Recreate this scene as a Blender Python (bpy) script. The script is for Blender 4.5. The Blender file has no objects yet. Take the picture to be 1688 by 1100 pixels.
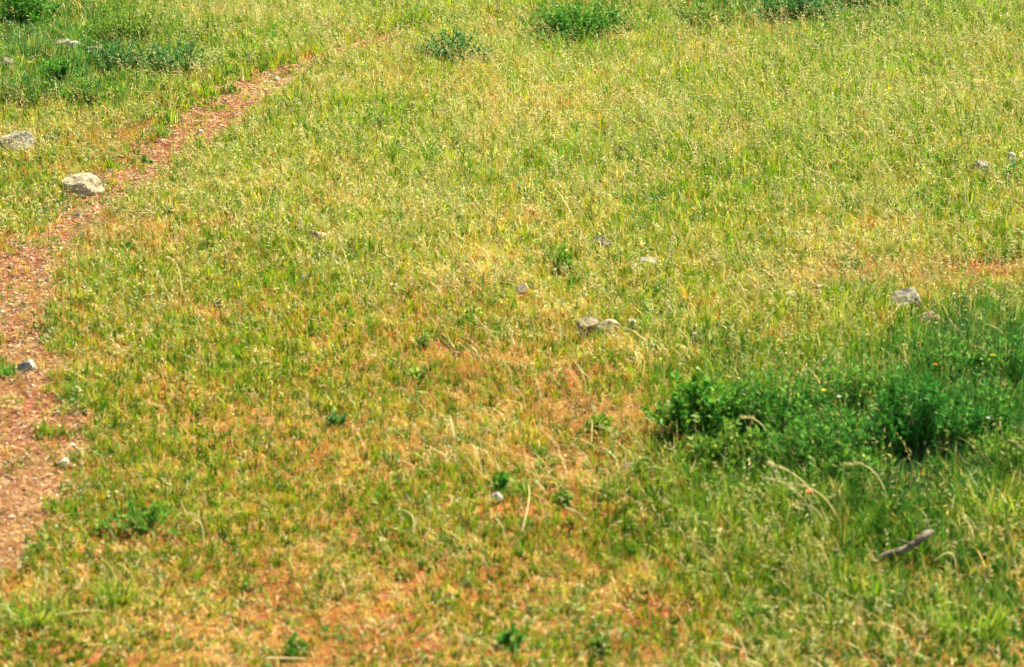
import bpy, math, random
import numpy as np
from mathutils import Vector, noise as mnoise

random.seed(7)
rng = np.random.default_rng(11)
scene = bpy.context.scene
col = scene.collection
R = math.radians

# ------------------------------------------------------------------ camera, sky, sun, exposure
CAM_H, DEP, FPX = 5.2, R(19.55), 4786.0          # height, depression, focal length in photo pixels (1688 wide)
cam = bpy.data.cameras.new('camera')
cam.lens = 36.0 * FPX / 1688.0
cam.clip_start, cam.clip_end = 0.1, 3000
cam.dof.use_dof = True
cam.dof.focus_distance = 20
cam.dof.aperture_fstop = 3.0
camo = bpy.data.objects.new('camera', cam); col.objects.link(camo)
camo.location = (0, 0, CAM_H); camo.rotation_euler = (math.pi/2 - DEP, 0, 0)
scene.camera = camo

SUN_EL, SUN_AZ = R(56), R(48)                     # azimuth clockwise from +Y (away from the camera) to the right
w = bpy.data.worlds.new('World'); scene.world = w; w.use_nodes = True
nt = w.node_tree
sky = nt.nodes.new('ShaderNodeTexSky'); sky.sky_type = 'NISHITA'; sky.sun_disc = False
sky.sun_elevation = SUN_EL; sky.sun_rotation = SUN_AZ
nt.links.new(sky.outputs[0], nt.nodes['Background'].inputs[0])
nt.nodes['Background'].inputs[1].default_value = 0.05
sl = bpy.data.lights.new('sun', 'SUN'); sl.energy = 5; sl.angle = R(0.5); sl.color = (1, .89, .60)
so = bpy.data.objects.new('sun', sl); col.objects.link(so)
sd = Vector((math.cos(SUN_EL)*math.sin(SUN_AZ), math.cos(SUN_EL)*math.cos(SUN_AZ), math.sin(SUN_EL)))
so.rotation_euler = sd.to_track_quat('Z', 'Y').to_euler(); so.location = sd*50
scene.view_settings.view_transform = 'Standard'; scene.view_settings.look = 'None'
scene.view_settings.gamma = 1; scene.view_settings.exposure = 1.44
scene.cycles.max_bounces = 6; scene.cycles.transparent_max_bounces = 4

# ------------------------------------------------------------------ photo <-> ground
CF = np.array([0, math.cos(DEP), -math.sin(DEP)]); CU = np.array([0, math.sin(DEP), math.cos(DEP)])
def at(px, py, z=0.0):
    d = CF + CU*(550-py)/FPX + np.array([(px-844)/FPX, 0, 0])
    t = (CAM_H - z) / -d[2]
    return np.array([d[0]*t, d[1]*t, z])
def mpp(px, py):                                  # metres per photo pixel at that ground point
    p = at(px, py); return float((p - [0, 0, CAM_H]) @ CF) / FPX
def topix(x, y):
    dz = -CAM_H
    dep = y*CF[1] + dz*CF[2]; up = y*CU[1] + dz*CU[2]
    return 844 + FPX*x/dep, 550 - FPX*up/dep

# ------------------------------------------------------------------ numpy noise
def vnoise(x, y, s, seed=0):
    x = x/s + 137.3*seed + 1000; y = y/s + 71.7*seed + 1000
    xi = np.floor(x).astype(np.int64); yi = np.floor(y).astype(np.int64)
    fx = x-xi; fy = y-yi; fx = fx*fx*(3-2*fx); fy = fy*fy*(3-2*fy)
    def h(a, b):
        n = (a*374761393 + b*668265263 + seed*974711) & 0x7fffffff
        n = ((n ^ (n >> 13))*1274126177) & 0x7fffffff
        return ((n ^ (n >> 16)) & 0xffff)/65535.0
    return (h(xi, yi)*(1-fx)+h(xi+1, yi)*fx)*(1-fy) + (h(xi, yi+1)*(1-fx)+h(xi+1, yi+1)*fx)*fy
def hgt(x, y):
    x = np.asarray(x, float); y = np.asarray(y, float)
    near = np.exp(-((x/30)**2 + ((y-17)/30)**2))
    return near*((vnoise(x, y, 2.6, 3)-.5)*.12 + (vnoise(x, y, .55, 4)-.5)*.035 + (vnoise(x, y, .16, 5)-.5)*.014)

# ------------------------------------------------------------------ vegetation maps, one value per 100 photo pixels of ground
def grid(s): return np.array([[int(c) for c in r.split()] for r in s.strip().splitlines()], float)/9
G = grid('''9 8 8 3 4 4 4 5 4 7 5 6 6 8 7 6 6
9 8 6 4 5 4 3 3 3 4 4 4 4 4 5 5 5
4 2 2 6 6 5 5 5 5 5 6 6 5 5 5 5 6
5 3 6 6 5 4 4 6 6 4 5 5 5 5 6 5 5
3 5 5 5 5 5 4 4 5 7 5 4 4 4 5 4 5
3 5 5 4 4 4 3 4 5 5 6 5 4 4 5 8 9
3 5 5 4 4 4 4 4 4 4 4 8 8 8 9 9 9
3 4 5 4 4 4 4 4 3 3 4 8 9 9 9 9 9
3 5 6 5 4 4 5 5 6 5 6 8 7 8 9 9 9
5 6 6 6 5 5 5 5 6 6 6 7 7 7 9 9 9
7 8 6 5 4 5 5 5 6 5 5 6 8 9 9 9 9''')
S = grid('''0 0 0 0 0 1 2 0 0 0 0 0 0 0 0 0 0
1 1 2 2 3 1 1 0 0 0 0 0 0 0 0 0 0
4 6 5 1 0 0 0 0 0 0 0 0 0 0 0 0 0
4 6 2 1 1 1 0 0 0 0 1 1 0 0 0 1 1
4 2 3 3 3 1 2 1 1 0 1 2 2 3 2 3 3
4 3 2 3 3 3 4 3 2 2 1 1 2 2 1 1 0
4 3 3 4 4 4 3 5 4 5 4 1 1 1 0 0 0
4 4 3 4 3 4 3 4 3 6 4 1 0 0 0 0 0
4 4 3 3 4 4 3 3 3 4 4 1 1 2 1 1 1
3 3 3 4 5 3 4 3 4 4 3 2 2 1 1 1 1
2 2 3 4 4 4 4 4 3 4 5 4 2 1 1 1 1''')
def gs(M, px, py):
    u = np.clip(px/100-.5, 0, 15.999); v = np.clip(py/100-.5, 0, 9.999)
    i = u.astype(int); j = v.astype(int); fu = u-i; fv = v-j
    return (M[j, i]*(1-fu)+M[j, i+1]*fu)*(1-fv) + (M[j+1, i]*(1-fu)+M[j+1, i+1]*fu)*fv
BARE = [(1370, 455, 70, 16, .9), (1610, 440, 110, 16, .9), (905, 632, 60, 22, .8), (915, 775, 60, 30, .8), (725, 590, 60, 18, .6), (1110, 1025, 110, 13, .7), (640, 64, 50, 12, .6), (320, 420, 150, 22, .4), (560, 510, 90, 25, .4), (1285, 590, 50, 20, .5), (540, 1050, 70, 10, .3), (440, 700, 60, 30, .4), (960, 690, 90, 14, .6)]
def soilmap(px, py):
    s = gs(S, px, py)
    for a, b, c, d, w_ in BARE: s = s + w_*blob(px, py, a, b, c, d)*np.clip(2.6*vnoise(px, py*3, 28, 61)-.55, 0, 1.1)
    return np.clip(s, 0, 1.1)
def blob(px, py, cx, cy, rx, ry): return np.exp(-(((px-cx)/rx)**2 + ((py-cy)/ry)**2))
PATH = [(-30, 960, 20), (-5, 900, 55), (15, 840, 75), (30, 770, 88), (40, 700, 95), (32, 620, 85), (20, 540, 75), (30, 475, 72), (70, 420, 62),
        (125, 365, 50), (180, 320, 48), (232, 278, 52), (292, 240, 56), (350, 200, 52), (405, 165, 42), (455, 135, 30),
        (500, 116, 20), (560, 90, 17), (640, 62, 17), (700, 44, 17)]
PW = []                                           # the same in metres: centre and half width
for x, y, r in PATH:
    p = at(x, y); PW.append((p[0], p[1], r*mpp(x, y)*.94))
PW = np.array(PW)
def pathd(x, y):                                  # 0 on the centre line, 1 at the edge
    best = np.full(x.shape, 99.0)
    for a, b in zip(PW[:-1], PW[1:]):
        dx, dy = b[0]-a[0], b[1]-a[1]; L = dx*dx+dy*dy
        t = np.clip(((x-a[0])*dx + (y-a[1])*dy)/L, 0, 1)
        d = np.hypot(x-a[0]-t*dx, y-a[1]-t*dy)/(a[2]+t*(b[2]-a[2]))
        best = np.minimum(best, d)
    return best + (vnoise(x, y, .45, 7)-.5)*.7 + (vnoise(x, y, .20, 8)-.5)*.8 + (vnoise(x, y, .07, 9)-.5)*.9 + .10*np.clip((y-19.2)/1.5, 0, 2) - .45*(vnoise(x, y, .35, 6) > .45)*(y > 19.5)

# ------------------------------------------------------------------ materials
def new_mat(name):
    m = bpy.data.materials.new(name); m.use_nodes = True; m.node_tree.nodes.clear(); return m, m.node_tree
def leaf_material(name, trans=.42, rough=.5, spec=.35):
    m, t = new_mat(name); N, L = t.nodes, t.links
    o = N.new('ShaderNodeOutputMaterial'); a = N.new('ShaderNodeAttribute'); a.attribute_name = 'tint'
    g = N.new('ShaderNodeNewGeometry')
    nz = N.new('ShaderNodeTexNoise'); nz.inputs['Scale'].default_value = 90
    L.new(g.outputs['Position'], nz.inputs['Vector'])
    mr = N.new('ShaderNodeMapRange'); mr.inputs[3].default_value = .75; mr.inputs[4].default_value = 1.25
    L.new(nz.outputs[0], mr.inputs[0])
    mul = N.new('ShaderNodeVectorMath'); mul.operation = 'SCALE'
    L.new(a.outputs['Color'], mul.inputs[0]); L.new(mr.outputs[0], mul.inputs['Scale'])
    p = N.new('ShaderNodeBsdfPrincipled'); p.inputs['Roughness'].default_value = rough; p.inputs['Specular IOR Level'].default_value = spec
    tr = N.new('ShaderNodeBsdfTranslucent'); mx = N.new('ShaderNodeMixShader'); mx.inputs[0].default_value = trans
    L.new(mul.outputs[0], p.inputs['Base Color']); L.new(mul.outputs[0], tr.inputs[0])
    L.new(p.outputs[0], mx.inputs[1]); L.new(tr.outputs[0], mx.inputs[2]); L.new(mx.outputs[0], o.inputs[0])
    return m
M_GREEN = leaf_material('grass_blade', .46, .5, .25); M_DRY = leaf_material('dry_blade', .35, .55, .3)
M_LEAF = leaf_material('weed_leaf', .34, .5, .22); M_STEM = leaf_material('stem', .05, .6, .3)

def ramp(N, stops, interp='LINEAR'):
    r = N.new('ShaderNodeValToRGB'); e = r.color_ramp.elements; r.color_ramp.interpolation = interp
    while len(e) < len(stops): e.new(.5)
    for k, (p, c) in enumerate(stops): e[k].position = p; e[k].color = (*c, 1)
    return r
def soil_material(name, pale):
    m, t = new_mat(name); N, L = t.nodes, t.links
    o = N.new('ShaderNodeOutputMaterial'); g = N.new('ShaderNodeNewGeometry')
    def nz(s, d=6):
        n = N.new('ShaderNodeTexNoise'); n.inputs['Scale'].default_value = s; n.inputs['Detail'].default_value = d
        L.new(g.outputs['Position'], n.inputs['Vector']); return n
    a, b, c = nz(1.6), nz(22), nz(120, 3)
    if pale: r1 = ramp(N, [(.30, (.12, .034, .020)), (.5, (.23, .074, .038)), (.68, (.33, .15, .085))])
    else:    r1 = ramp(N, [(.30, (.22, .055, .020)), (.5, (.30, .085, .030)), (.68, (.36, .15, .05))])
    L.new(b.outputs[0], r1.inputs[0])
    r2 = ramp(N, [(.3, (.62, .62, .62)), (.5, (1, 1, 1)), (.72, (1.25, 1.25, 1.25))]); L.new(c.outputs[0], r2.inputs[0])
    m1 = N.new('ShaderNodeMix'); m1.data_type = 'RGBA'; m1.blend_type = 'MULTIPLY'; m1.inputs[0].default_value = 1
    L.new(r1.outputs[0], m1.inputs[6]); L.new(r2.outputs[0], m1.inputs[7])
    thatch = N.new('ShaderNodeMix'); thatch.data_type = 'RGBA'
    r3 = ramp(N, [(.42, (0, 0, 0)), (.62, (.55, .55, .55) if not pale else (.25, .25, .25))]); L.new(a.outputs[0], r3.inputs[0])
    L.new(r3.outputs[0], thatch.inputs[0]); L.new(m1.outputs[2], thatch.inputs[6]); thatch.inputs[7].default_value = (.36, .28, .09, 1)
    if pale:                                       # trodden darker and dusty lighter stretches
        d = nz(5, 4); r5 = ramp(N, [(.34, (.55, .50, .50)), (.5, (1, 1, 1)), (.66, (1.15, 1.25, 1.35))]); L.new(d.outputs[0], r5.inputs[0])
        m5 = N.new('ShaderNodeMix'); m5.data_type = 'RGBA'; m5.blend_type = 'MULTIPLY'; m5.inputs[0].default_value = 1
        L.new(m1.outputs[2], m5.inputs[6]); L.new(r5.outputs[0], m5.inputs[7]); L.new(m5.outputs[2], thatch.inputs[6])
    out = thatch.outputs[2]
    if not pale:                                   # the meadow turns to closed sward beyond the worn ground
        sx = N.new('ShaderNodeSeparateXYZ'); L.new(g.outputs['Position'], sx.inputs[0])
        mr = N.new('ShaderNodeMapRange'); mr.inputs[1].default_value = 22; mr.inputs[2].default_value = 34; L.new(sx.outputs[1], mr.inputs[0])
        r4 = ramp(N, [(.35, (.12, .17, .03)), (.6, (.34, .31, .10))]); L.new(b.outputs[0], r4.inputs[0])
        fm = N.new('ShaderNodeMix'); fm.data_type = 'RGBA'; L.new(mr.outputs[0], fm.inputs[0]); L.new(out, fm.inputs[6]); L.new(r4.outputs[0], fm.inputs[7])
        out = fm.outputs[2]
    p = N.new('ShaderNodeBsdfPrincipled'); p.inputs['Roughness'].default_value = .95; p.inputs['Specular IOR Level'].default_value = .15
    L.new(out, p.inputs['Base Color'])
    add = N.new('ShaderNodeMath'); add.operation = 'ADD'; L.new(b.outputs[0], add.inputs[0]); L.new(c.outputs[0], add.inputs[1])
    bp = N.new('ShaderNodeBump'); bp.inputs['Strength'].default_value = .9; bp.inputs['Distance'].default_value = .02
    L.new(add.outputs[0], bp.inputs['Height']); L.new(bp.outputs[0], p.inputs['Normal']); L.new(p.outputs[0], o.inputs[0])
    return m
M_SOIL = soil_material('red_soil', False); M_PATH = soil_material('worn_red_soil', True)

def rock_material(name, c1, c2, c3):
    m, t = new_mat(name); N, L = t.nodes, t.links
    o = N.new('ShaderNodeOutputMaterial'); tc = N.new('ShaderNodeTexCoord')
    def nz(s, d=8):
        n = N.new('ShaderNodeTexNoise'); n.inputs['Scale'].default_value = s; n.inputs['Detail'].default_value = d
        L.new(tc.outputs['Object'], n.inputs['Vector']); return n
    a, b = nz(14), nz(60)
    r = ramp(N, [(.32, c1), (.5, c2), (.66, c3)]); L.new(a.outputs[0], r.inputs[0])
    r2 = ramp(N, [(.36, (.5, .48, .42)), (.48, (1, 1, 1))]); L.new(b.outputs[0], r2.inputs[0])
    mm = N.new('ShaderNodeMix'); mm.data_type = 'RGBA'; mm.blend_type = 'MULTIPLY'; mm.inputs[0].default_value = .8
    L.new(r.outputs[0], mm.inputs[6]); L.new(r2.outputs[0], mm.inputs[7])
    p = N.new('ShaderNodeBsdfPrincipled'); p.inputs['Roughness'].default_value = .9; L.new(mm.outputs[2], p.inputs['Base Color'])
    bp = N.new('ShaderNodeBump'); bp.inputs['Strength'].default_value = .8; bp.inputs['Distance'].default_value = .01
    L.new(b.outputs[0], bp.inputs['Height']); L.new(bp.outputs[0], p.inputs['Normal']); L.new(p.outputs[0], o.inputs[0])
    return m
ROCKM = {'pale': rock_material('pale_limestone', (.30, .25, .17), (.50, .43, .31), (.60, .54, .42)),
         'grey': rock_material('grey_limestone', (.16, .15, .13), (.34, .32, .28), (.50, .46, .39)),
         'dark': rock_material('dark_stone', (.10, .085, .065), (.20, .17, .13), (.38, .33, .26)),
         'pink': rock_material('pinkish_stone', (.34, .22, .16), (.50, .36, .27), (.60, .48, .38)),
         'blue': rock_material('bluish_stone', (.22, .22, .22), (.38, .38, .38), (.50, .50, .48)),
         'white': rock_material('white_stone', (.50, .48, .42), (.66, .63, .56), (.75, .72, .66)),
         'wood': rock_material('weathered_wood', (.10, .08, .06), (.22, .18, .13), (.40, .34, .26))}

# ------------------------------------------------------------------ objects
def tag(o, label=None, cat=None, group=None, kind=None):
    for k, v in (('label', label), ('category', cat), ('group', group), ('kind', kind)):
        if v: o[k] = v
    return o
def mesh_np(name, V, faces, mat, tint=None, parent=None, smooth=False, loc=(0, 0, 0)):
    """faces: list of (n,k) index arrays"""
    me = bpy.data.meshes.new(name)
    V = np.asarray(V, np.float32).reshape(-1, 3)
    me.vertices.add(len(V)); me.vertices.foreach_set('co', V.ravel())
    idx = np.concatenate([f.ravel() for f in faces]).astype(np.int32)
    cnt = np.concatenate([np.full(len(f), f.shape[1]) for f in faces]).astype(np.int32)
    start = np.concatenate([[0], np.cumsum(cnt)[:-1]]).astype(np.int32)
    me.loops.add(len(idx)); me.loops.foreach_set('vertex_index', idx)
    me.polygons.add(len(cnt)); me.polygons.foreach_set('loop_start', start)
    me.update(calc_edges=True)
    if smooth: me.polygons.foreach_set('use_smooth', np.ones(len(cnt), bool))
    if tint is not None:
        a = me.attributes.new('tint', 'FLOAT_COLOR', 'POINT')
        t = np.ones((len(V), 4), np.float32); t[:, :3] = tint; a.data.foreach_set('color', t.ravel())
    me.materials.append(mat)
    o = bpy.data.objects.new(name, me); col.objects.link(o); o.location = loc
    if parent: o.parent = parent
    return o

def grid_mesh(name, xs, ys, mat, dz=0.0):
    X, Y = np.meshgrid(xs, ys); Z = hgt(X, Y) + dz
    V = np.stack([X, Y, Z], -1).reshape(-1, 3); nx = len(xs)
    i = np.arange(len(ys)-1)[:, None]*nx + np.arange(nx-1)[None]
    F = np.stack([i, i+1, i+nx+1, i+nx], -1).reshape(-1, 4)
    return V, F
fx = np.arange(-8, 8.01, .05); fy = np.arange(8, 28.01, .05)
xs = np.concatenate([-np.geomspace(1500, 8.4, 22), fx, np.geomspace(8.4, 1500, 22)])
ys = np.concatenate([-np.geomspace(1500, 1, 14), np.arange(0, 8, .5), fy, np.geomspace(28.4, 2500, 26)])
V, F = grid_mesh('meadow_ground', xs, ys, M_SOIL)
tag(mesh_np('meadow_ground', V, [F], M_SOIL, smooth=True), kind='structure')
# worn path: the cells of a finer sheet that lie inside the ragged path outline
xs = np.arange(-5.6, 1.0, .025); ys = np.arange(8.6, 24, .025)
V, F = grid_mesh('dirt_path', xs, ys, M_PATH, .006)
cx = V[F].mean(1); keep = pathd(cx[:, 0], cx[:, 1]) < 1.0
F = F[keep]; u, inv = np.unique(F, return_inverse=True)
tag(mesh_np('dirt_path', V[u], [inv.reshape(-1, 4)], M_PATH, smooth=True), kind='structure')

# ------------------------------------------------------------------ blades
def pick(cols, n, w=None):
    cols = np.array(cols); i = rng.choice(len(cols), n, p=None if w is None else np.array(w)/sum(w))
    c = cols[i]*rng.uniform(.72, 1.3, (n, 1)); c[:, 0] *= rng.uniform(.88, 1.14, n); return c
def blades(P, H, W, lean, laz, faz=None):
    """ribbons of seven vertices; P base points, lean = sideways reach as a fraction of H"""
    n = len(P)
    if faz is None: faz = rng.uniform(0, 2*np.pi, n)
    side = np.stack([np.cos(faz), np.sin(faz), np.zeros(n)], 1)
    ld = np.stack([np.cos(laz), np.sin(laz), np.zeros(n)], 1)
    drop = np.clip(lean-.5, 0, 1)
    out = []
    for t, wf in ((0, .8), (.4, 1), (.75, .7), (1, 0)):
        c = P + ld*(H*lean*t**1.8)[:, None]; c[:, 2] += H*(t*(1-.35*np.minimum(lean, 1)*t) - drop*.5*t**3)
        if wf == 0: out.append(c)
        else: out += [c-side*(W*wf/2)[:, None], c+side*(W*wf/2)[:, None]]
    V = np.stack(out, 1).reshape(-1, 3); b = np.arange(n)[:, None]*7
    return V, [np.concatenate([b+[0, 1, 3, 2], b+[2, 3, 5, 4]]), b+[4, 5, 6]]
def scatter(n_per_m2, x0=-7, x1=7, y0=9.4, y1=27):
    n = int(n_per_m2*(x1-x0)*(y1-y0))
    x = rng.uniform(x0, x1, n); y = rng.uniform(y0, y1, n)
    d = y*.243 + .0                                # half width of the view plus a margin
    k = (np.abs(x) < d+.9) & (rng.random(n) < np.where(y > 23.6, .5, 1))
    return x[k], y[k]
FOOT = []                                         # x, y, radius x, radius y, keep: where plants and stones leave less room for grass
def room(x, y):
    f = np.ones(len(x))
    for a, b, rx, ry, kp in FOOT:
        m = (np.abs(x-a) < rx*1.6) & (np.abs(y-b) < ry*1.6)
        q = ((x[m]-a)/rx)**2 + ((y[m]-b)/ry)**2
        f[m] = np.minimum(f[m], kp+(1-kp)*np.clip((q-.6)/.6, 0, 1))
    return f
def coolmap(px, py):                               # where the bluish weedy sward grows
    return np.clip(blob(px, py, 110, 115, 200, 75) + .8*blob(px, py, 60, 20, 220, 60) + .8*blob(px, py, 1380, 10, 190, 45) + .7*blob(px, py, 1180, 30, 90, 30) + .8*blob(px, py, 955, 40, 110, 40), 0, 1)
def thick(px, py):                                 # lush ground of the lower right thicket
    return np.clip(1.3*blob(px, py, 1640, 655, 190, 135) + .45*blob(px, py, 1580, 980, 230, 140) + 1.1*blob(px, py, 1300, 730, 240, 85) + .8*blob(px, py, 1480, 780, 220, 80), 0, 1)
def hmap(px, py):                                  # grass height in metres
    h = .085 + .04*np.clip((600-py)/600, -1, 1)
    h = h + .15*blob(px, py, 1560, 740, 400, 200) + .035*blob(px, py, 60, 60, 230, 120) + .05*blob(px, py, 1350, 950, 300, 160)
    h = h + .035*blob(px, py, 1200, 250, 500, 200) + .10*blob(px, py, 1640, 600, 150, 75)
    return h
GREENS = [(.24, .40, .008), (.38, .49, .012), (.09, .25, .008), (.52, .57, .045), (.15, .37, .02), (.04, .14, .008)]
DRIES = [(.66, .55, .09), (.76, .67, .20), (.60, .43, .05), (.56, .24, .05), (.82, .79, .40)]

# seed heads: thin stems with drooping spikelets
def spikelets(P, D, L, W):
    """two crossed diamonds each"""
    n = len(P); D = D/np.linalg.norm(D, axis=1, keepdims=True)
    r = rng.normal(size=(n, 3)); a = np.cross(D, r); a /= np.linalg.norm(a, axis=1, keepdims=True); b = np.cross(D, a)
    m = P + D*(L*.42)[:, None]; e = P + D*L[:, None]
    V = np.stack([P, m+a*(W/2)[:, None], e, m-a*(W/2)[:, None], m+b*(W/2)[:, None], m-b*(W/2)[:, None]], 1).reshape(-1, 3)
    i = np.arange(n)[:, None]*6
    return V, [np.concatenate([i+[0, 1, 2, 3], i+[0, 4, 2, 5]])]
# low clover-like ground cover with pale flower heads, thickest along the path
def leaves(P, D, L, W, lift=.25):
    """folded diamond leaves, 4 verts"""
    n = len(P); D = D/np.linalg.norm(D, axis=1, keepdims=True)
    r = np.tile([0, 0, 1.0], (n, 1)) + rng.normal(0, .5, (n, 3)); a = np.cross(D, r); a /= np.linalg.norm(a, axis=1, keepdims=True)+1e-9
    b = np.cross(a, D); m = P + D*(L*.5)[:, None] + b*(W*lift)[:, None]
    V = np.stack([P, m+a*(W/2)[:, None], P+D*L[:, None], m-a*(W/2)[:, None]], 1).reshape(-1, 3); i = np.arange(n)[:, None]*4
    return V, [np.concatenate([i+[0, 1, 2], i+[0, 2, 3]])]
# ------------------------------------------------------------------ stones
import bmesh
def base(px, py):
    p = at(px, py); p[2] = float(hgt(p[0], p[1])); return p
def rock(cx, cy, wpx, hpx, mat, label, kind='stone', seed=0, block=False, flat=1.0, yaw=0, name='stone', group='stones lying in the meadow grass'):
    """cx, cy: middle of the stone in the photo; wpx x hpx: what shows above the grass"""
    k = mpp(cx, cy); W = wpx*k; p = base(cx, cy+hpx*.42); Hh = hpx*k*flat*.95
    bm = bmesh.new(); bmesh.ops.create_icosphere(bm, subdivisions=4, radius=.5)
    r = random.Random(seed*91+5)
    cuts = []
    for _ in range(11):
        n = Vector((r.gauss(0, 1), r.gauss(0, 1), r.gauss(.15, .75)))
        if block and _ < 6:
            n = Vector(((1, .1, 0), (-1, 0, .1), (0, 1, .1), (.1, -1, -.35), (.05, .06, 1), (0, 0, -1))[_]) + Vector((r.gauss(0, .22), r.gauss(0, .22), r.gauss(0, .13)))
        n.normalize(); cuts.append((n, r.uniform(.27, .34) if block and _ < 6 else r.uniform(.30, .42)))
    for v in bm.verts:
        c = v.co.copy()
        for n, d in cuts:
            e = c.dot(n)-d
            if e > 0: c -= n*e*.97
        c *= 1+.10*mnoise.noise(c*4+Vector((seed*3.1, 0, 0))) + .05*mnoise.noise(c*11+Vector((0, seed, 0)))
        v.co = c
    bm.normal_update()
    xs_ = [v.co.x for v in bm.verts]; zs = [v.co.z for v in bm.verts]; ysz = [v.co.y for v in bm.verts]
    sx = W/(max(xs_)-min(xs_)); sy = min(W*.75, W*.6+.03)/(max(ysz)-min(ysz)); szz = (Hh*1.5+.015)/(max(zs)-min(zs)); zt = max(zs)*szz; FOOT.append((p[0], p[1]-.10, W*.55, .12, .30 if cx < 250 or cx > 1250 else .5))
    for v in bm.verts: v.co = Vector((v.co.x*sx, v.co.y*sy, v.co.z*szz - zt + Hh*.95+.004))
    me = bpy.data.meshes.new(name); bm.to_mesh(me); bm.free()
    me.materials.append(ROCKM[mat]); o = bpy.data.objects.new(name, me); col.objects.link(o)
    o.location = p; o.rotation_euler = (r.uniform(-.12, .12), r.uniform(-.16, .16), r.uniform(-.5, .5))
    return tag(o, label, 'stone', group)
rock(30, 233, 66, 32, 'grey', 'broad grey stone with dark left side at the left edge of the field', seed=1)
rock(137, 300, 68, 36, 'pale', 'pale rounded boulder beside the dirt path, largest stone there', seed=2, name='boulder')
rock(103, 76, 30, 16, 'grey', 'leftmost grey stone of the broken row in the upper left green grass', seed=3, block=True)
rock(124, 80, 24, 16, 'white', 'whitest stone in the middle of the row in the upper left grass', seed=4)
rock(155, 90, 36, 14, 'dark', 'dark flat stone at right end of the row in the upper left grass', seed=5, block=True)
rock(12, 108, 34, 16, 'dark', 'dark stone in the shady hollow at the upper left edge', seed=6)
rock(48, 606, 34, 22, 'blue', 'small bluish grey stone lying alone on the dirt path', seed=7)
rock(106, 768, 20, 12, 'white', 'small white pebble at the right edge of the lower path', seed=8)
rock(527, 395, 42, 15, 'pink', 'flat pinkish stone in short grass right of the path bend', seed=9)
rock(995, 403, 42, 18, 'dark', 'flat dark stone above the leafy weed in the middle of the field', seed=10, block=True)
rock(1062, 438, 52, 12, 'grey', 'low long pale stone almost hidden just right of the middle weed', seed=11)
rock(970, 552, 48, 24, 'dark', 'dark fronted stone with pale top in the middle of the meadow', seed=12, block=True)
rock(1005, 548, 36, 20, 'pale', 'pale low stone touching the right side of the dark fronted stone', seed=31)
rock(1043, 548, 22, 22, 'white', 'small white stone just right of the dark fronted stone pair', seed=13)
rock(1146, 566, 26, 12, 'grey', 'faint grey stone sunk in grass above the big leafy shrub', seed=14)
rock(1347, 473, 28, 18, 'dark', 'small dark stone on bare red ground at the right', seed=15, block=True)
rock(1306, 490, 20, 15, 'white', 'small pale stone next to the small dark one on red ground', seed=16)
rock(1496, 488, 62, 38, 'grey', 'largest stone on the right, pale top above a dark face', seed=17, block=True)
rock(1537, 522, 50, 26, 'pink', 'flat pale stone below right of the largest right hand stone', seed=18)
rock(1668, 263, 18, 28, 'white', 'upright white stone near the right edge', seed=19)
rock(1616, 272, 38, 26, 'grey', 'grey stone left of the upright white one near the right edge', seed=20)
rock(1035, 781, 22, 12, 'white', 'bright white stone on bare soil left of the leafy shrub', seed=21)
rock(818, 834, 24, 18, 'blue', 'bluish grey stone beside a weed in the lower middle', seed=22)
rock(861, 492, 24, 16, 'grey', 'small grey stone left of the leafy weed in mid field', seed=23)
rock(79, 470, 12, 9, 'blue', 'tiny grey pebble on the dirt path above the lone bluish stone', seed=24)
rock(752, 593, 14, 12, 'dark', 'tiny dark stone on red soil in the centre', seed=25)
rock(130, 356, 22, 8, 'dark', 'flat dark clod on the path just below the pale boulder', seed=26)
rock(397, 765, 12, 10, 'blue', 'tiny grey pebble in short grass right of the lower path', seed=27)
rock(1520, 825, 22, 22, 'grey', 'grey stone below the dark hollow of the big shrub', seed=28)
rock(240, 553, 12, 10, 'white', 'tiny white pebble in grass right of the path', seed=29)
rock(720, 290, 10, 7, 'white', 'tiny white pebble in the upper middle grass', seed=30)

# fallen piece of grey wood, lower right
def tube(P, Rr, sides=5):
    P = np.asarray(P, float); n = len(P); T = np.gradient(P, axis=0); T /= np.linalg.norm(T, axis=1, keepdims=True)
    up = np.where(np.abs(T[:, 2:3]) > .9, [[1, 0, 0]], [[0, 0, 1]]); A = np.cross(T, up); A /= np.linalg.norm(A, axis=1, keepdims=True); B = np.cross(T, A)
    ang = np.linspace(0, 2*np.pi, sides, endpoint=False)
    Rr = np.broadcast_to(Rr, (n,))
    V = (P[:, None] + (A[:, None]*np.cos(ang)[None, :, None] + B[:, None]*np.sin(ang)[None, :, None])*Rr[:, None, None]).reshape(-1, 3)
    F = [[i*sides+j, i*sides+(j+1) % sides, (i+1)*sides+(j+1) % sides, (i+1)*sides+j] for i in range(n-1) for j in range(sides)]
    return V, np.array(F)
a, b = at(1440, 930, .05), at(1538, 878, .18); FOOT.append((a[0]+.13, a[1]-.12, .22, .2, .85)); L = 12
pts = [a+(b-a)*t + np.array([0, .01*math.sin(t*7), .008*math.sin(t*9)]) for t in np.linspace(0, 1, L)]
rr = np.interp(np.linspace(0, 1, L), [0, .1, .45, .65, .85, 1], [.005, .014, .017, .016, .021, .010])
V, F = tube(pts, rr, 10); V += np.array([mnoise.noise_vector(Vector(v)*30) for v in V])*.004 + np.array([mnoise.noise_vector(Vector(v)*90) for v in V])*.003
o = mesh_np('fallen_branch', V-a, [F], ROCKM['wood'], smooth=True, loc=a)
q0 = pts[7]-a; tv, tf = tube([q0, q0+[-.03, -.02, .03], q0+[-.075, -.03, .045]], [.008, .005, .002], 6)
mesh_np('twig', tv, [tf], ROCKM['wood'], parent=o)
tag(o, 'weathered grey brown piece of dead branch lying in the lower right grass', 'branch')

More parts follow.
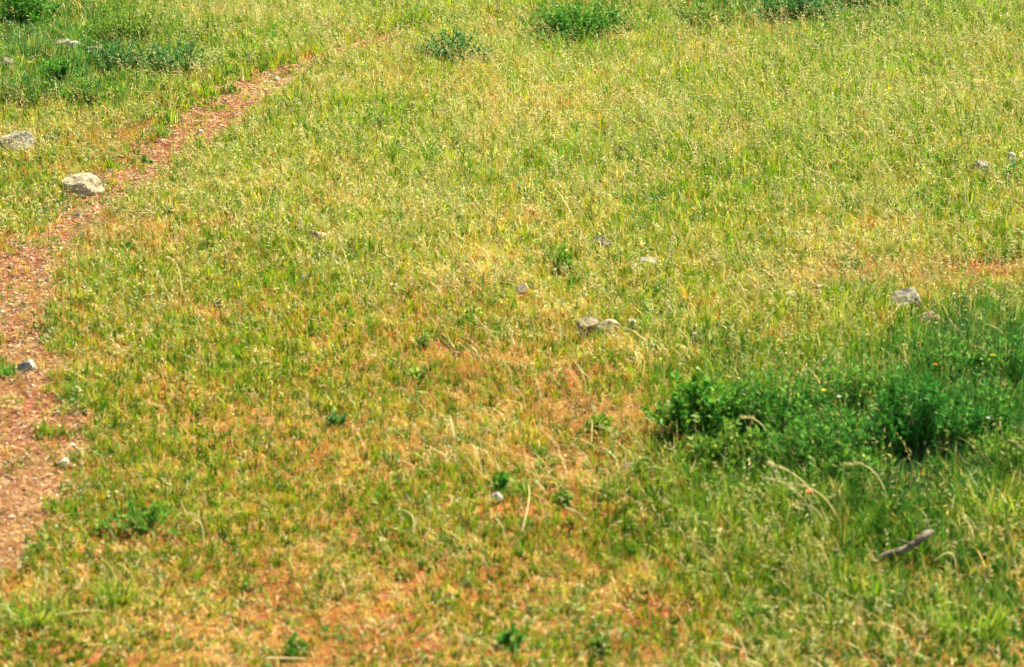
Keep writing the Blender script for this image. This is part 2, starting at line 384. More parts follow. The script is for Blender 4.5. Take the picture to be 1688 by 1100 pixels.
# ------------------------------------------------------------------ weeds, shrubs, tufts
BLUE = [(.06, .22, .06), (.10, .30, .09), (.20, .40, .15), (.14, .34, .05)]
DEEP = [(.04, .22, .025), (.07, .30, .035), (.14, .40, .05), (.22, .42, .05)]
MID = [(.10, .28, .02), (.17, .37, .03), (.25, .42, .05), (.36, .46, .10)]
def empty(name, p):
    o = bpy.data.objects.new(name, None); col.objects.link(o); o.location = p; o.empty_display_size = .1; return o
def shrub(cx, cy, wpx, hpx, label, cols=DEEP, leaf=.03, aspect=.4, name='leafy_shrub', cat='shrub', group='leafy green shrubs and weeds in the meadow', dens=1.0, depth=.7):
    k = mpp(cx, cy); Rx = wpx*k/2; Ht = hpx*k*.8+.01; small = wpx < 70; p = base(cx, cy+hpx*.30); FOOT.append((p[0], p[1]-.04, Rx*.95, Rx*depth+.08, (.45 if cx == 1510 else .85) if cx > 1080 and cy > 590 else .7 if small else .5))
    o = empty(name, p); tag(o, label, cat, group)
    ns = int(np.clip(dens*Rx*2*Rx*depth*(650 if small else 1300)+6, 9, 420)); sv, sf, lv, lf, off, lo = [], [], [], [], 0, 0; lc = []
    for q in range(ns):
        a = rng.uniform(0, 2*np.pi); r = math.sqrt(rng.random())*(.9+.3*math.sin(3*a+cx)+.15*math.sin(7*a+cy))
        top = np.array([math.cos(a)*r*Rx, math.sin(a)*r*Rx*depth, Ht*(1-.45*r*r)*rng.uniform(.3, 1.2)])
        bs = np.array([top[0]*.6, top[1]*.6, -.01]); mid = (bs+top)/2 + np.array([0, 0, Ht*.14]) + rng.normal(0, .012, 3)
        ts = np.linspace(0, 1, 6)[:, None]; P = bs*(1-ts)**2 + 2*mid*ts*(1-ts) + top*ts**2
        v, f = tube(P, np.linspace(.0028, .001, 6), 3); sv.append(v); sf.append(f+off); off += len(v)
        nl = int(max(7, 16*dens*min(1.6, (Ht/.2+.5)))); t = rng.uniform(.12, 1, nl)[:, None]**.8
        Q = bs*(1-t)**2 + 2*mid*t*(1-t) + top*t**2
        D = rng.normal(0, .8, (nl, 3)); D[:, 2] = D[:, 2]*.6+.45; D += (top-bs)*.5/np.linalg.norm(top-bs)
        Ll = leaf*rng.uniform(.6, 1.3, nl)
        v, f = leaves(Q, D, Ll, Ll*aspect*rng.uniform(.8, 1.2, nl)); lv.append(v); lf.append(f[0]+lo); lo += len(v)
        lc.append(np.repeat(pick(cols, nl)*rng.uniform(.8, 1.2), 4, 0))
    mesh_np('stems', np.concatenate(sv), [np.concatenate(sf)], M_STEM, np.tile([.12, .17, .04], (off, 1)), o)
    mesh_np('foliage', np.concatenate(lv), [np.concatenate(lf)], M_LEAF, np.concatenate(lc), o)
    return o
def tuft(cx, cy, wpx, hpx, label, cols=MID, group='green grass tufts', name='grass_tuft', n=None, wid=.006, cat='tuft'):
    k = mpp(cx, cy); Rx = wpx*k/2; Ht = hpx*k*.85; p = base(cx, cy+hpx*.4)
    if wpx > 50: cols = cols+GREENS+[(.62, .56, .12)]
    n = n or int(np.clip(Rx*2*800, 40, 500))
    a = rng.uniform(0, 2*np.pi, n); r = np.sqrt(rng.random(n))*(.95 if wpx > 50 else .6)
    P = np.stack([np.cos(a)*r*Rx, np.sin(a)*r*Rx*.8, np.full(n, -.005)], 1)
    V, F = blades(P, Ht*rng.uniform(.5, 1.15, n), rng.uniform(.6, 1.2, n)*wid, np.abs(rng.normal(.45, .35, n)), a+rng.normal(0, .5, n))
    return tag(mesh_np(name, V, F, M_GREEN, np.repeat(pick(cols, n), 7, 0), loc=p), label, cat, group)

# the big thicket, lower right
shrub(1150, 700, 165, 115, 'broad leaved green shrub at the left end of the lower right thicket', DEEP+MID[:2], .040, .42, dens=.75)
shrub(1205, 765, 150, 80, 'low green shrub in front of the left end of the thicket', MID, .035, .4, dens=.8)
shrub(1275, 695, 190, 125, 'dense green shrub second from the left along the thicket', DEEP, .032, .32, dens=.8)
shrub(1350, 755, 240, 130, 'wide green shrub in the middle of the thicket, left of the dark hollow', DEEP, .032, .28, dens=.75)
shrub(1410, 670, 210, 110, 'green shrub at the back of the thicket above the dark hollow', DEEP+MID, .032, .28, dens=.75)
shrub(1510, 715, 215, 150, 'darkest and tallest shrub of the thicket, shading a black hollow', DEEP[:2]+DEEP[:1], .034, .28, dens=1.1)
shrub(1610, 700, 170, 140, 'green shrub right of the darkest one in the thicket', DEEP, .032, .28, dens=.8)
shrub(1560, 620, 170, 100, 'upper green shrub of the thicket below the flat pale stone', DEEP, .030, .26, dens=.9)
shrub(1660, 620, 150, 130, 'tall green shrub cut by the right edge of the photo', DEEP, .032, .26, dens=1.0)
shrub(1655, 770, 150, 90, 'lower shrub of the thicket at the right edge', MID, .030, .3, dens=.8)
shrub(1430, 800, 150, 60, 'thin low shrub at the lower front of the thicket left of the hollow', MID, .030, .3, dens=.6)
shrub(1240, 825, 190, 60, 'sparse weeds trailing from the thicket down to the two bright straws', MID, .030, .28, dens=.35)
shrub(1600, 835, 190, 60, 'sparse weeds trailing from the right part of the thicket', DEEP+MID, .030, .28, dens=.4)
shrub(1070, 790, 80, 44, 'thin weed at the ragged left tip of the thicket', MID, .030, .3, dens=.5)
h_ = at(1500, 775); FOOT.append((h_[0], h_[1], .20, .22, .12))
# the top edge
shrub(955, 32, 190, 62, 'wide bright green shrub at the top centre', DEEP, .030, .36, dens=.75)
shrub(885, 58, 60, 36, 'small green offshoot at the lower left of the top centre shrub', DEEP, .03, .35, dens=.8)
shrub(742, 80, 124, 54, 'bushy blue green weed right of where the path fades out', BLUE, .034, .34, dens=.7)
shrub(805, 90, 60, 24, 'thin grey green weed trailing right of the bushy blue green one', BLUE, .03, .3, dens=.6)
shrub(1425, 2, 150, 46, 'dark green shrub cut by the top edge at the right', DEEP, .036, .38, dens=1.2)
shrub(1310, 20, 150, 60, 'green shrub cut by the top edge left of the dark one', BLUE, .032, .34)
shrub(1165, 28, 130, 34, 'sparse low green patch of weed near the top edge', MID, .03, .3, dens=.6)
shrub(640, -4, 90, 22, 'green weed cut by the top edge above the fading path', MID, .03, .3, dens=.8)
# upper left
shrub(290, 112, 140, 56, 'leafy green bush above the path on the upper left', BLUE, .032, .32, dens=.65)
shrub(35, 22, 150, 70, 'dark green bush in the top left corner', DEEP, .032, .30, dens=.9)
shrub(102, 125, 80, 46, 'small dark green weed under the row of stones', DEEP, .03, .36)
shrub(150, 160, 90, 60, 'green weed at the lower right of the upper left growth', BLUE+MID, .028, .28, dens=.5)
shrub(62, 158, 110, 60, 'blue green weed at the lower left of the upper left growth', BLUE+MID, .028, .28, dens=.5)
shrub(5, 155, 90, 56, 'grey green weed on the left edge below the dark stone', BLUE+MID, .028, .3, dens=.5)
shrub(210, 55, 160, 70, 'loose green weed between the top left bush and the pale grass', MID, .03, .3, dens=.6)
shrub(55, 60, 50, 40, 'upright green weed just below the top left corner bush', BLUE, .03, .3, dens=.9)
shrub(410, 108, 50, 22, 'small green weed on the upper bank of the path', BLUE, .03, .36)
shrub(195, 105, 110, 46, 'soft green weed right of the row of stones', BLUE, .028, .3, dens=.7)
shrub(345, 60, 110, 40, 'faint loose green weed in pale grass above the path bush', MID, .028, .3, dens=.35)
# field
shrub(230, 862, 150, 46, 'dark green low plant right of the lower path', DEEP+MID, .034, .34, dens=.6, name='low_plant', cat='plant')
shrub(922, 448, 60, 56, 'leafy weed in the middle of the field below a flat dark stone', MID, .034, .36, name='leafy_weed', cat='weed')
shrub(948, 476, 34, 26, 'small weed at the foot of the middle leafy weed', DEEP, .03, .36, name='leafy_weed', cat='weed')
shrub(846, 1076, 50, 34, 'dark green weed near the bottom centre', DEEP, .036, .45, name='leafy_weed', cat='weed')
shrub(987, 1088, 30, 20, 'round leaved weed right of the bottom centre one', MID, .04, .6, name='leafy_weed', cat='weed')
shrub(480, 1076, 60, 30, 'green weed on red soil near the bottom, left of centre', DEEP, .032, .4, name='leafy_weed', cat='weed')
shrub(556, 706, 44, 26, 'small blue green weed in the orange grass left of centre', BLUE, .03, .4, name='leafy_weed', cat='weed')
shrub(694, 574, 40, 28, 'green weed above the red patch in the centre', MID, .03, .4, name='leafy_weed', cat='weed')
shrub(216, 411, 34, 14, 'flat green rosette near the path below the boulder', MID, .03, .5, name='leafy_weed', cat='weed')
shrub(1080, 336, 40, 22, 'dark green weed in grass above the flat dark stone', BLUE, .03, .4, name='leafy_weed', cat='weed')
shrub(1404, 434, 44, 26, 'dark leafed weed above the red ground at the right', DEEP, .03, .4, name='leafy_weed', cat='weed')
shrub(1170, 790, 60, 40, 'leafy weed below the left end of the thicket', MID, .034, .4, name='leafy_weed', cat='weed')
shrub(930, 846, 36, 22, 'small rosette weed beside straw in the lower middle', MID, .034, .45, name='leafy_weed', cat='weed')
shrub(826, 815, 46, 30, 'weed growing behind the lower bluish grey stone', DEEP, .034, .45, name='leafy_weed', cat='weed')
shrub(985, 720, 60, 26, 'green weed on the bare soil left of the thicket', MID, .032, .4, name='leafy_weed', cat='weed')
shrub(690, 632, 46, 16, 'flat weed below the small dark stone in the centre', MID, .03, .5, name='leafy_weed', cat='weed')
shrub(1240, 1030, 60, 28, 'low weed in the lower right grass', MID, .03, .45, name='leafy_weed', cat='weed')
shrub(385, 128, 34, 26, 'bright green weed at the upper edge of the path', MID, .03, .4, name='leafy_weed', cat='weed')
shrub(380, 158, 44, 14, 'flat green weed growing in the path near its upper end', MID, .03, .45, name='leafy_weed', cat='weed')
shrub(242, 263, 26, 12, 'dark flat weed in the path just above the boulder', DEEP, .028, .4, name='leafy_weed', cat='weed')
shrub(65, 268, 60, 22, 'green weed in front of the broad grey stone', MID, .03, .45, name='leafy_weed', cat='weed')
shrub(90, 228, 40, 26, 'green weed touching the right end of the broad grey stone', MID, .03, .45, name='leafy_weed', cat='weed')
shrub(1545, 790, 50, 44, 'green weed at the foot of the dark hollow', DEEP, .034, .3, name='leafy_weed', cat='weed')
shrub(1665, 290, 26, 30, 'dark weed under the upright white stone', DEEP, .03, .4, name='leafy_weed', cat='weed')
# tufts
tuft(127, 640, 44, 44, 'bright green grass tuft at the right edge of the path below the bluish stone')
tuft(10, 612, 44, 34, 'dark green tuft at the left edge beside the bluish stone', DEEP)
tuft(104, 572, 60, 28, 'wide green tuft at the right edge of the path above the bluish stone')
tuft(268, 215, 40, 26, 'green tuft on the left bank of the upper path', MID)
tuft(215, 330, 60, 26, 'green tuft on the right bank opposite the boulder', MID)
tuft(100, 830, 60, 30, 'green tuft overhanging the lower path from the right', MID)
tuft(60, 990, 110, 60, 'green tuft in the bottom left corner', MID)
tuft(190, 970, 70, 54, 'green tuft below the dark low plant', MID)
tuft(1230, 640, 90, 60, 'grass tuft at the upper left of the thicket', DEEP)
tuft(1460, 620, 120, 60, 'grass tuft behind the thicket below the pale stones', MID)
tuft(1500, 850, 150, 44, 'grass tuft below the dark hollow', MID)
tuft(1330, 820, 130, 70, 'tall grass tuft in front of the wide thicket shrub', MID)
tuft(1640, 830, 130, 90, 'tall grass tuft at the right edge below the thicket', MID)
tuft(1150, 850, 110, 60, 'grass tuft on the bank below the thicket\'s left end', MID)
tuft(1420, 960, 130, 70, 'grass tuft in front of the dead branch', MID)
tuft(1590, 1010, 150, 80, 'grass tuft in the lower right corner area', MID)
tuft(866, 815, 22, 50, 'narrow upright green tuft right of the lower bluish stone', MID)
tuft(1435, 260, 22, 30, 'small dark upright leaf clump in the upper right field', DEEP, n=14, wid=.022)
tuft(480, 604, 12, 16, 'single tiny dark leaf clump left of centre', DEEP, n=6, wid=.02)

# tall dark weed stalks
def stalk(bpx, bpy_, tops, label, name='weed_stalk', colr=(.09, .16, .04), r=.0035, leafcols=MID, cat='stalk', group='tall dark weed stalks'):
    p = base(bpx, bpy_); k = mpp(bpx, bpy_); o = empty(name, p); tag(o, label, cat, group)
    lv, lf, lo, lc = [], [], 0, []
    for (tx, ty) in tops:
        e = np.array([(tx-bpx)*k, .02, (bpy_-ty)*k/math.cos(DEP)]); ts = np.linspace(0, 1, 8)[:, None]
        P = e*ts; P[:, 0] *= ts[:, 0]**.5; P[:, 0] += np.sin(ts[:, 0]*5)*.006
        v, f = tube(P, np.linspace(r, r*.5, 8), 4); mesh_np('stem', v, [f], M_STEM, np.tile(colr, (len(v), 1)), o)
        nl = 16; t = rng.uniform(.1, 1, nl)[:, None]; D = rng.normal(0, 1, (nl, 3)); D[:, 2] = 1.2
        Q = np.stack([np.interp(t[:, 0], ts[:, 0], P[:, c]) for c in range(3)], 1)
        v, f = leaves(Q, D, rng.uniform(.015, .04, nl), rng.uniform(.005, .010, nl)); lv.append(v); lf.append(f[0]+lo); lo += len(v); lc.append(np.repeat(pick(leafcols, nl), 4, 0))
    mesh_np('leaves', np.concatenate(lv), [np.concatenate(lf)], M_LEAF, np.concatenate(lc), o)
stalk(1585, 250, [(1573, 172)], 'left one of two tall thin dark stalks in the upper right field')
stalk(1597, 232, [(1610, 165)], 'right one of two tall thin dark stalks in the upper right field')
stalk(116, 548, [(121, 448)], 'lone tall thin green stalk right of the path')

# long bent dry straws: base, tip and height of the tip above ground
def straw(b0, t0, zt, label, head=True, bow=.05, r=.0032, colr=(.86, .78, .46), name='dry_straw', group='long dry grass straws'):
    A = base(*b0); A[2] += .03; B = at(t0[0], t0[1], zt); o = empty(name, A); tag(o, label, 'straw', group)
    ts = np.linspace(0, 1, 10)[:, None]; P = (B-A)*ts; P[:, 2] += bow*np.sin(ts[:, 0]*np.pi)*1.2; P[:, 0] += .015*np.sin(ts[:, 0]*4)
    v, f = tube(P, np.linspace(r, r*.5, 10), 4); mesh_np('stem', v, [f], M_DRY, np.tile(colr, (len(v), 1)), o)
    if head:
        n = 22; t = np.linspace(.66, 1.0, n); Q = np.stack([np.interp(t, ts[:, 0], P[:, c]) for c in range(3)], 1)
        D = (B-A)/np.linalg.norm(B-A) + rng.normal(0, .25, (n, 3)); Q = Q - D*.004
        v, f = spikelets(Q, D, rng.uniform(.016, .034, n), rng.uniform(.003, .006, n))
        mesh_np('seed_head', v, f, M_DRY, np.repeat(pick([(.86, .80, .48), (.78, .70, .36)], n), 6, 0), o)
straw((1370, 895), (1268, 765), .30, 'longest pale straw of the bundle leaning left below the thicket', bow=.06)
straw((1385, 885), (1300, 800), .26, 'upper straw of the pale bundle below the thicket')
straw((1350, 890), (1262, 790), .22, 'lower left straw of the pale bundle below the thicket')
straw((1362, 905), (1312, 835), .16, 'shortest straw of the pale bundle below the thicket')
straw((1470, 870), (1395, 768), .28, 'arching straw crossing the thicket front left of the hollow', bow=.08)
straw((1490, 720), (1440, 670), .22, 'pale straw over the back of the thicket', bow=.04)
straw((1272, 770), (1225, 690), .22, 'pale straw rising from the left half of the thicket')
straw((1300, 690), (1290, 648), .16, 'short upright straw at the upper edge of the thicket', head=False, r=.004)
straw((1085, 893), (1180, 862), .10, 'upper of two bright straws lying in grass below the thicket', head=False, r=.0035, bow=.01, colr=(.8, .76, .5))
straw((1140, 912), (1206, 880), .10, 'lower of two bright straws lying in grass below the thicket', head=False, r=.003, bow=.0, colr=(.8, .74, .46))
straw((1170, 955), (1240, 950), .08, 'nearly level straw with a pale tip at the lower right', r=.002, bow=.01)
straw((1165, 1083), (1265, 1092), .06, 'level straw near the bottom edge right of centre', head=False, r=.003, bow=.01)
straw((440, 1095), (508, 1086), .05, 'thick straw lying at the bottom edge left of centre', head=False, r=.005, bow=.0)
straw((336, 912), (315, 868), .12, 'hooked pale straw right of the dark low plant', head=False, r=.004, bow=.06)
straw((90, 1018), (180, 1008), .07, 'long thin straw lying in the lower left grass', head=False, r=.0025, bow=.01)
straw((585, 545), (560, 385), .16, 'very long thin straw standing left of the centre', r=.0014, bow=.02, colr=(.7, .6, .3))
straw((300, 500), (278, 425), .14, 'thin straw leaning left in the grass right of the path', r=.002)
straw((932, 866), (966, 855), .07, 'short bright straw below the rosette in the lower middle', head=False, r=.004, bow=.0, colr=(.8, .76, .5))
straw((860, 905), (875, 800), .12, 'pale straw arching in the lower middle grass', bow=.05, head=False, r=.003)
straw((960, 826), (1040, 830), .06, 'flat straw lying on the litter patch in the lower middle', head=False, r=.004, bow=.01)
straw((970, 836), (1035, 846), .05, 'second flat straw on the litter patch, the lower one', head=False, r=.003, bow=.01)
straw((682, 900), (666, 840), .14, 'upright pale straw in the lower left of the centre', head=False, r=.004, bow=.02)
straw((702, 915), (704, 855), .12, 'reddish thin straw right of the upright pale one', head=False, r=.003, bow=.02, colr=(.62, .40, .22))
straw((545, 815), (576, 800), .07, 'short bright straw lying left of the centre bottom', head=False, r=.003, bow=.0)
straw((620, 1002), (668, 992), .05, 'short pink straw lying near the bottom', head=False, r=.004, bow=.01, colr=(.70, .50, .32))
straw((1366, 300), (1345, 245), .16, 'bent pale straw in the upper right field', bow=.04)
straw((1400, 298), (1372, 270), .14, 'second bent straw just right of the first in the upper right field')
straw((1205, 505), (1246, 474), .12, 'forked pale straw left of the small dark stone', r=.003, bow=.04)
straw((1150, 280), (1085, 180), .20, 'long thin straw leaning left in the upper field', r=.0018)
straw((1100, 270), (1050, 160), .20, 'thin straw leaning left in the upper middle field', r=.0018)
straw((1490, 850), (1545, 905), .08, 'straw crossing over the dead branch', head=False, r=.002)
straw((1620, 775), (1688, 740), .22, 'pale straw sticking out right of the dark hollow', r=.003)
straw((1580, 845), (1615, 805), .14, 'short straw at the right below the dark hollow', head=False, r=.003)
straw((1575, 960), (1545, 925), .12, 'bright straw below the right end of the dead branch', head=False, r=.0035)
straw((730, 568), (757, 592), .05, 'thick short straw pointing at the small dark stone', head=False, r=.004, bow=.0)

# small flowers
def flower(cx, cy, colr, label, r=.012, zz=.2):
    T = at(cx, cy, zz); p = np.array([T[0], T[1], float(hgt(T[0], T[1]))]); o = empty('flower', p); tag(o, label, 'flower', 'small flowers in the lower right thicket')
    z = zz-p[2]; v, f = tube([[0, 0, 0], [.004, 0, z*.5], [0, 0, z]], .0016, 4); mesh_np('stem', v, [f], M_STEM, np.tile([.10, .2, .04], (len(v), 1)), o)
    n = 9; a = np.linspace(0, 2*np.pi, n, endpoint=False); D = np.stack([np.cos(a), np.sin(a), np.full(n, .5)], 1)
    v, f = leaves(np.tile([0, 0, z], (n, 1)), D, np.full(n, r*1.3), np.full(n, r*.9)); mesh_np('petals', v, f, M_DRY, np.tile(colr, (len(v), 1)), o)
flower(1383, 655, (.8, .8, .78), 'small white flower on top of the thicket right of its middle', .010, .28)
flower(1182, 663, (.75, .8, .8), 'white flower on the broad leaved shrub at the thicket\'s left end', .016, .20)
flower(1637, 587, (.80, .68, .06), 'yellow flower in the upper right part of the thicket', .014, .25)
flower(1542, 602, (.85, .45, .05), 'orange flower left of the yellow one', .012, .2)
flower(1358, 645, (.85, .70, .10), 'yellow flower left of the white one on the thicket edge', .013, .22)
flower(1629, 690, (.75, .80, .80), 'white flower low on the right part of the thicket', .009, .26)
flower(1334, 812, (.75, .33, .15), 'red orange flower below the middle of the thicket', .017, .22)
# ------------------------------------------------------------------ ground vegetation
# green grass, in small clumps of one tone each
def spread(v, m): return np.repeat(v, m, 0)
NG = 7
x, y = scatter(1150)
px, py = topix(x, y); g = gs(G, px, py); s = soilmap(px, py); pd = pathd(x, y)
pat = vnoise(x, y, 1.1, 20)*.45 + vnoise(x, y, .4, 21)*.35 + vnoise(x, y, .13, 22)*.2
cl = vnoise(x, y, .06, 23)
dens = np.clip(.26 + .08*(py > 480) + .22*np.clip((460-py)/200, 0, 1) - .20*blob(px, py, 520, 640, 480, 330) + .95*g + 2.0*(pat-.5) - .25*s - .8*np.clip(s-.5, 0, 1) + .8*(cl-.5), .04, 1) * np.where(pd < 1, .04+.7*np.clip((vnoise(x, y, .13, 24)-.56)*5, 0, 1)+.25*np.clip(pd-.6, 0, .4), 1)
k = rng.random(len(x)) < dens*room(x, y)
x, y, px, py, g, s, pat, cl, pd = (a[k] for a in (x, y, px, py, g, s, pat, cl, pd)); n = len(x)
hc = hmap(px, py)*rng.uniform(.5, 1.2, n)*(1-.3*s)*(.65+.7*pat)*(.5+.5*room(x, y))*np.where(pd < 1, .55, 1)
C = pick(GREENS, n, [4.5, 4, 4.5, 2.5, 3.5, 3.5])
deep = np.clip(g*1.5-.75, 0, 1)[:, None]*((px > 1000)*.9)[:, None]
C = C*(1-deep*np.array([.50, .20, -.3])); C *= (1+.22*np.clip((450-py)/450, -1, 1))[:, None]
cool = coolmap(px, py)[:, None]
C = C*(1-cool*np.array([.45, .28, -2.2])); th = thick(px, py)[:, None]; C = C*(1-th*np.array([.45, .25, -1.2]))
ca = rng.uniform(0, 2*np.pi, n)
x = spread(x, NG)+rng.normal(0, .010, n*NG); y = spread(y, NG)+rng.normal(0, .010, n*NG); n *= NG
H = spread(hc, NG)*rng.uniform(.45, 1.15, n)
P = np.stack([x, y, hgt(x, y)-.004], 1)
laz = np.where(rng.random(n) < .5, spread(ca, NG)+rng.normal(0, .6, n), rng.uniform(0, 2*np.pi, n))
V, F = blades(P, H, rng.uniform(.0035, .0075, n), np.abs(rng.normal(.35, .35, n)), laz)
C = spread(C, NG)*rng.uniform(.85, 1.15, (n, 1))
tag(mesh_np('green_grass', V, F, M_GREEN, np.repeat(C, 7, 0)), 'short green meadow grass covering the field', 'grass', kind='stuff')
print('green', n)

# dry grass
ND = 5
x, y = scatter(1600)
px, py = topix(x, y); g = gs(G, px, py); s = soilmap(px, py); pd = pathd(x, y)
pat = vnoise(x, y, .8, 30)*.35 + vnoise(x, y, .3, 31)*.4 + vnoise(x, y, .11, 32)*.25
dens = np.clip(1.15 - .30*np.clip((460-py)/200, 0, 1) - .75*g + .30*blob(px, py, 560, 640, 520, 340) + 1.4*(pat-.5) - .30*s - .9*np.clip(s-.5, 0, 1), .08, 1) * np.where(pd < 1, .12, 1)*(1-.6*coolmap(px, py))*(1-.7*thick(px, py))
k = rng.random(len(x)) < dens*room(x, y)
x, y, px, py, g, s, pat = (a[k] for a in (x, y, px, py, g, s, pat)); n = len(x)
hc = hmap(px, py)*rng.uniform(.4, 1.15, n)*(1-.2*s)*(.5+.5*room(x, y))
C = pick(DRIES, n, [5, 4, 3, 1.5, 2.5])
red = np.clip(s*1.4-.22+.6*(vnoise(x, y, .25, 33)-.5), 0, .75)[:, None]
C = C*(1-red) + np.array([.52, .25, .06])*red*rng.uniform(.7, 1.2, (n, 1))
ca = rng.uniform(0, 2*np.pi, n)
x = spread(x, ND)+rng.normal(0, .012, n*ND); y = spread(y, ND)+rng.normal(0, .012, n*ND); n *= ND
P = np.stack([x, y, hgt(x, y)-.004], 1)
V, F = blades(P, spread(hc, ND)*rng.uniform(.5, 1.15, n), rng.uniform(.003, .006, n), np.abs(rng.normal(.5, .4, n)), spread(ca, ND)+rng.normal(0, .9, n))
C = spread(C, ND)*rng.uniform(.85, 1.15, (n, 1))
tag(mesh_np('dry_grass', V, F, M_DRY, np.repeat(C, 7, 0)), 'dry straw coloured and rusty grass between the green', 'grass', kind='stuff')
print('dry', n)

# long dead straws bowed over the living grass, in drifts
x, y = scatter(170)
px, py = topix(x, y); pd = pathd(x, y); dr = vnoise(x, y, .5, 71)
k = rng.random(len(x)) < np.clip((dr-.45)*3.2 + 1.3*blob(px, py, 1330, 840, 110, 80)+.4*blob(px, py, 980, 830, 120, 60), .04, 1)*np.where(pd < 1, .05, 1)*(.25+.75*(px > 700))
x, y, px, py = (a[k] for a in (x, y, px, py)); n = len(x)
P = np.stack([x, y, hgt(x, y)], 1)
V, F = blades(P, rng.uniform(.10, .22, n)*(1+1.2*(hmap(px, py)-.08)), rng.uniform(.0022, .0042, n), rng.uniform(.4, 1.1, n), np.pi*.85+rng.normal(0, .9, n))
tag(mesh_np('bowed_straws', V, F, M_DRY, np.repeat(pick([(.78, .70, .34), (.86, .80, .48), (.62, .48, .20)], n), 7, 0)), 'long pale dead straws bowed over the green grass', 'straw', kind='stuff')

x, y = scatter(620)
px, py = topix(x, y); g = gs(G, px, py); s = soilmap(px, py); pd = pathd(x, y)
dz = .33 + .50*np.clip((700-py)/700, 0, 1) + .5*(vnoise(x, y, .6, 41)-.5) + .5*blob(px, py, 690, 370, 90, 50) - .25*s + .15*(px > 1250) - .22*np.clip((py-450)/200, 0, 1)*(px < 1200)
dz -= .7*thick(px, py) + .8*coolmap(px, py)
k = rng.random(len(x)) < np.clip(dz, .06, 1)*np.where(pd < 1, .05, 1)
x, y, px, py = (a[k] for a in (x, y, px, py)); n = len(x)
H = (hmap(px, py)*1.25+.02)*rng.uniform(.7, 1.3, n); lean = np.abs(rng.normal(.45, .3, n)); laz = np.pi*.9 + rng.normal(0, 1.3, n)
P = np.stack([x, y, hgt(x, y)], 1)
V1, F1 = blades(P, H, np.full(n, .0020), lean, laz); C1 = pick([(.58, .50, .22), (.45, .45, .14)], n)
ld = np.stack([np.cos(laz), np.sin(laz), np.zeros(n)], 1)
VV, FF, CC = [V1], list(F1), [np.repeat(C1, 7, 0)]; off = len(V1)
CH = pick([(.74, .70, .34), (.84, .80, .50), (.64, .58, .20), (.58, .64, .24)], n)
for q in range(5):
    t = 1-.10*q + rng.uniform(-.03, .03, n)
    c = P + ld*(H*lean*t**1.8)[:, None]; c[:, 2] += H*(t*(1-.35*np.minimum(lean, 1)*t) - np.clip(lean-.5, 0, 1)*.5*t**3)
    D = ld*.7 + rng.normal(0, .35, (n, 3)); D[:, 2] -= .15*q-.35
    v, f = spikelets(c, D, rng.uniform(.018, .038, n), rng.uniform(.003, .0055, n))
    VV.append(v); FF.append(f[0]+off); off += len(v); CC.append(np.repeat(CH*rng.uniform(.8, 1.15, (n, 1)), 6, 0))
tag(mesh_np('seed_heads', np.concatenate(VV), FF, M_DRY, np.concatenate(CC)), 'pale drooping seed heads of wild grass over the field', 'seed heads', kind='stuff')

x, y = scatter(700)
px, py = topix(x, y); pd = pathd(x, y)
dn = .9*np.exp(-((pd-1.25)/.5)**2)*(px < 420) + .55*blob(px, py, 120, 400, 200, 110) + .25*blob(px, py, 200, 450, 260, 160) + .3*blob(px, py, 1000, 1050, 500, 70) + .10*(py > 350) + .25*(vnoise(x, y, .3, 51) > .58)
cl = vnoise(x, y, .12, 52)
k = rng.random(len(x)) < dn*np.clip((cl-.35)*3, 0, 1)*np.where(pd < .85, .15, 1)
x, y = x[k], y[k]; n = len(x); m = 7
P = np.repeat(np.stack([x, y, hgt(x, y)+.015], 1), m, 0) + rng.normal(0, .012, (n*m, 3)); D = rng.normal(0, 1, (n*m, 3)); D[:, 2] = np.abs(D[:, 2])*.5
V, F = leaves(P, D, rng.uniform(.012, .026, n*m), rng.uniform(.008, .014, n*m))
tag(mesh_np('clover_leaves', V, F, M_LEAF, np.repeat(pick([(.10, .26, .04), (.16, .33, .06), (.07, .19, .03)], n*m), 4, 0)), 'small green clover leaves in patches along the path edge', 'ground cover', kind='stuff')
k = rng.random(n) < .40; x, y = x[k], y[k]; n = len(x)
P = np.stack([x, y, hgt(x, y)+rng.uniform(.04, .075, n)], 1); D = rng.normal(0, .4, (n, 3)); D[:, 2] = 1
V, F = spikelets(P, D, rng.uniform(.012, .02, n), rng.uniform(.010, .017, n))
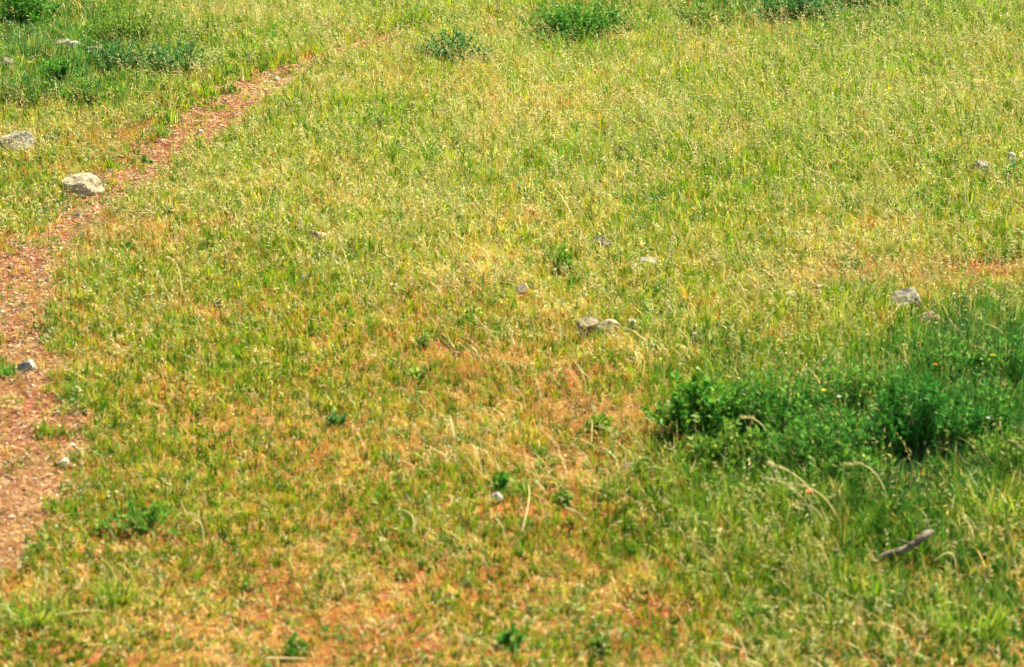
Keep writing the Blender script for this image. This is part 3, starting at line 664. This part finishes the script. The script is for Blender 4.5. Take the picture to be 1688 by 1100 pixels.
tag(mesh_np('clover_flowers', V, F, M_DRY, np.repeat(pick([(.72, .74, .45), (.80, .78, .60), (.60, .66, .30)], n), 6, 0)), 'tiny cream clover flower heads beside the path', 'flowers', kind='stuff')

# dead litter and gravel
x, y = scatter(2600); pd = pathd(x, y)
px, py = topix(x, y); s = gs(S, px, py)
k = rng.random(len(x)) < np.where(pd < 1.1, .95, s*.8); x, y, pd = x[k], y[k], pd[k]; n = len(x)
a = rng.uniform(0, 2*np.pi, n); D = np.stack([np.cos(a), np.sin(a), rng.normal(0, .12, n)], 1)
V, F = leaves(np.stack([x, y, hgt(x, y)+.012+rng.uniform(0, .01, n)], 1), D, rng.uniform(.012, .06, n), rng.uniform(.002, .005, n))
tag(mesh_np('dead_litter', V, F, M_DRY, np.repeat(pick([(.68, .50, .26), (.55, .34, .16), (.76, .64, .40), (.30, .14, .07)], n), 4, 0)), 'scraps of dead grass lying on the red soil', 'litter', kind='stuff')
x, y = scatter(1300, -5.6, 1, 9.4, 24); pd = pathd(x, y); k = pd < 1.05; x, y = x[k], y[k]; n = len(x)
oct_ = np.array([[1, 0, 0], [0, 1, 0], [-1, 0, 0], [0, -1, 0], [0, 0, 1], [0, 0, -1.0]])
fo = np.array([[0, 1, 4], [1, 2, 4], [2, 3, 4], [3, 0, 4], [1, 0, 5], [2, 1, 5], [3, 2, 5], [0, 3, 5]])
sz = .0035*np.exp(rng.normal(0.35, .5, n)); q = oct_[None]*rng.uniform(.6, 1.4, (n, 6, 1))*sz[:, None, None]*np.array([1.25, 1.1, .7])
V = q + np.stack([x, y, hgt(x, y)+.006+sz*.2], 1)[:, None]
F = (fo[None]+np.arange(n)[:, None, None]*6).reshape(-1, 3)
tag(mesh_np('gravel', V.reshape(-1, 3), [F], M_STEM, np.repeat(pick([(.46, .27, .19), (.58, .42, .32), (.30, .15, .10), (.16, .10, .08), (.62, .56, .48)], n), 6, 0)), 'fine reddish gravel strewn over the dirt path', 'gravel', kind='stuff')

print('objects', len(scene.objects))
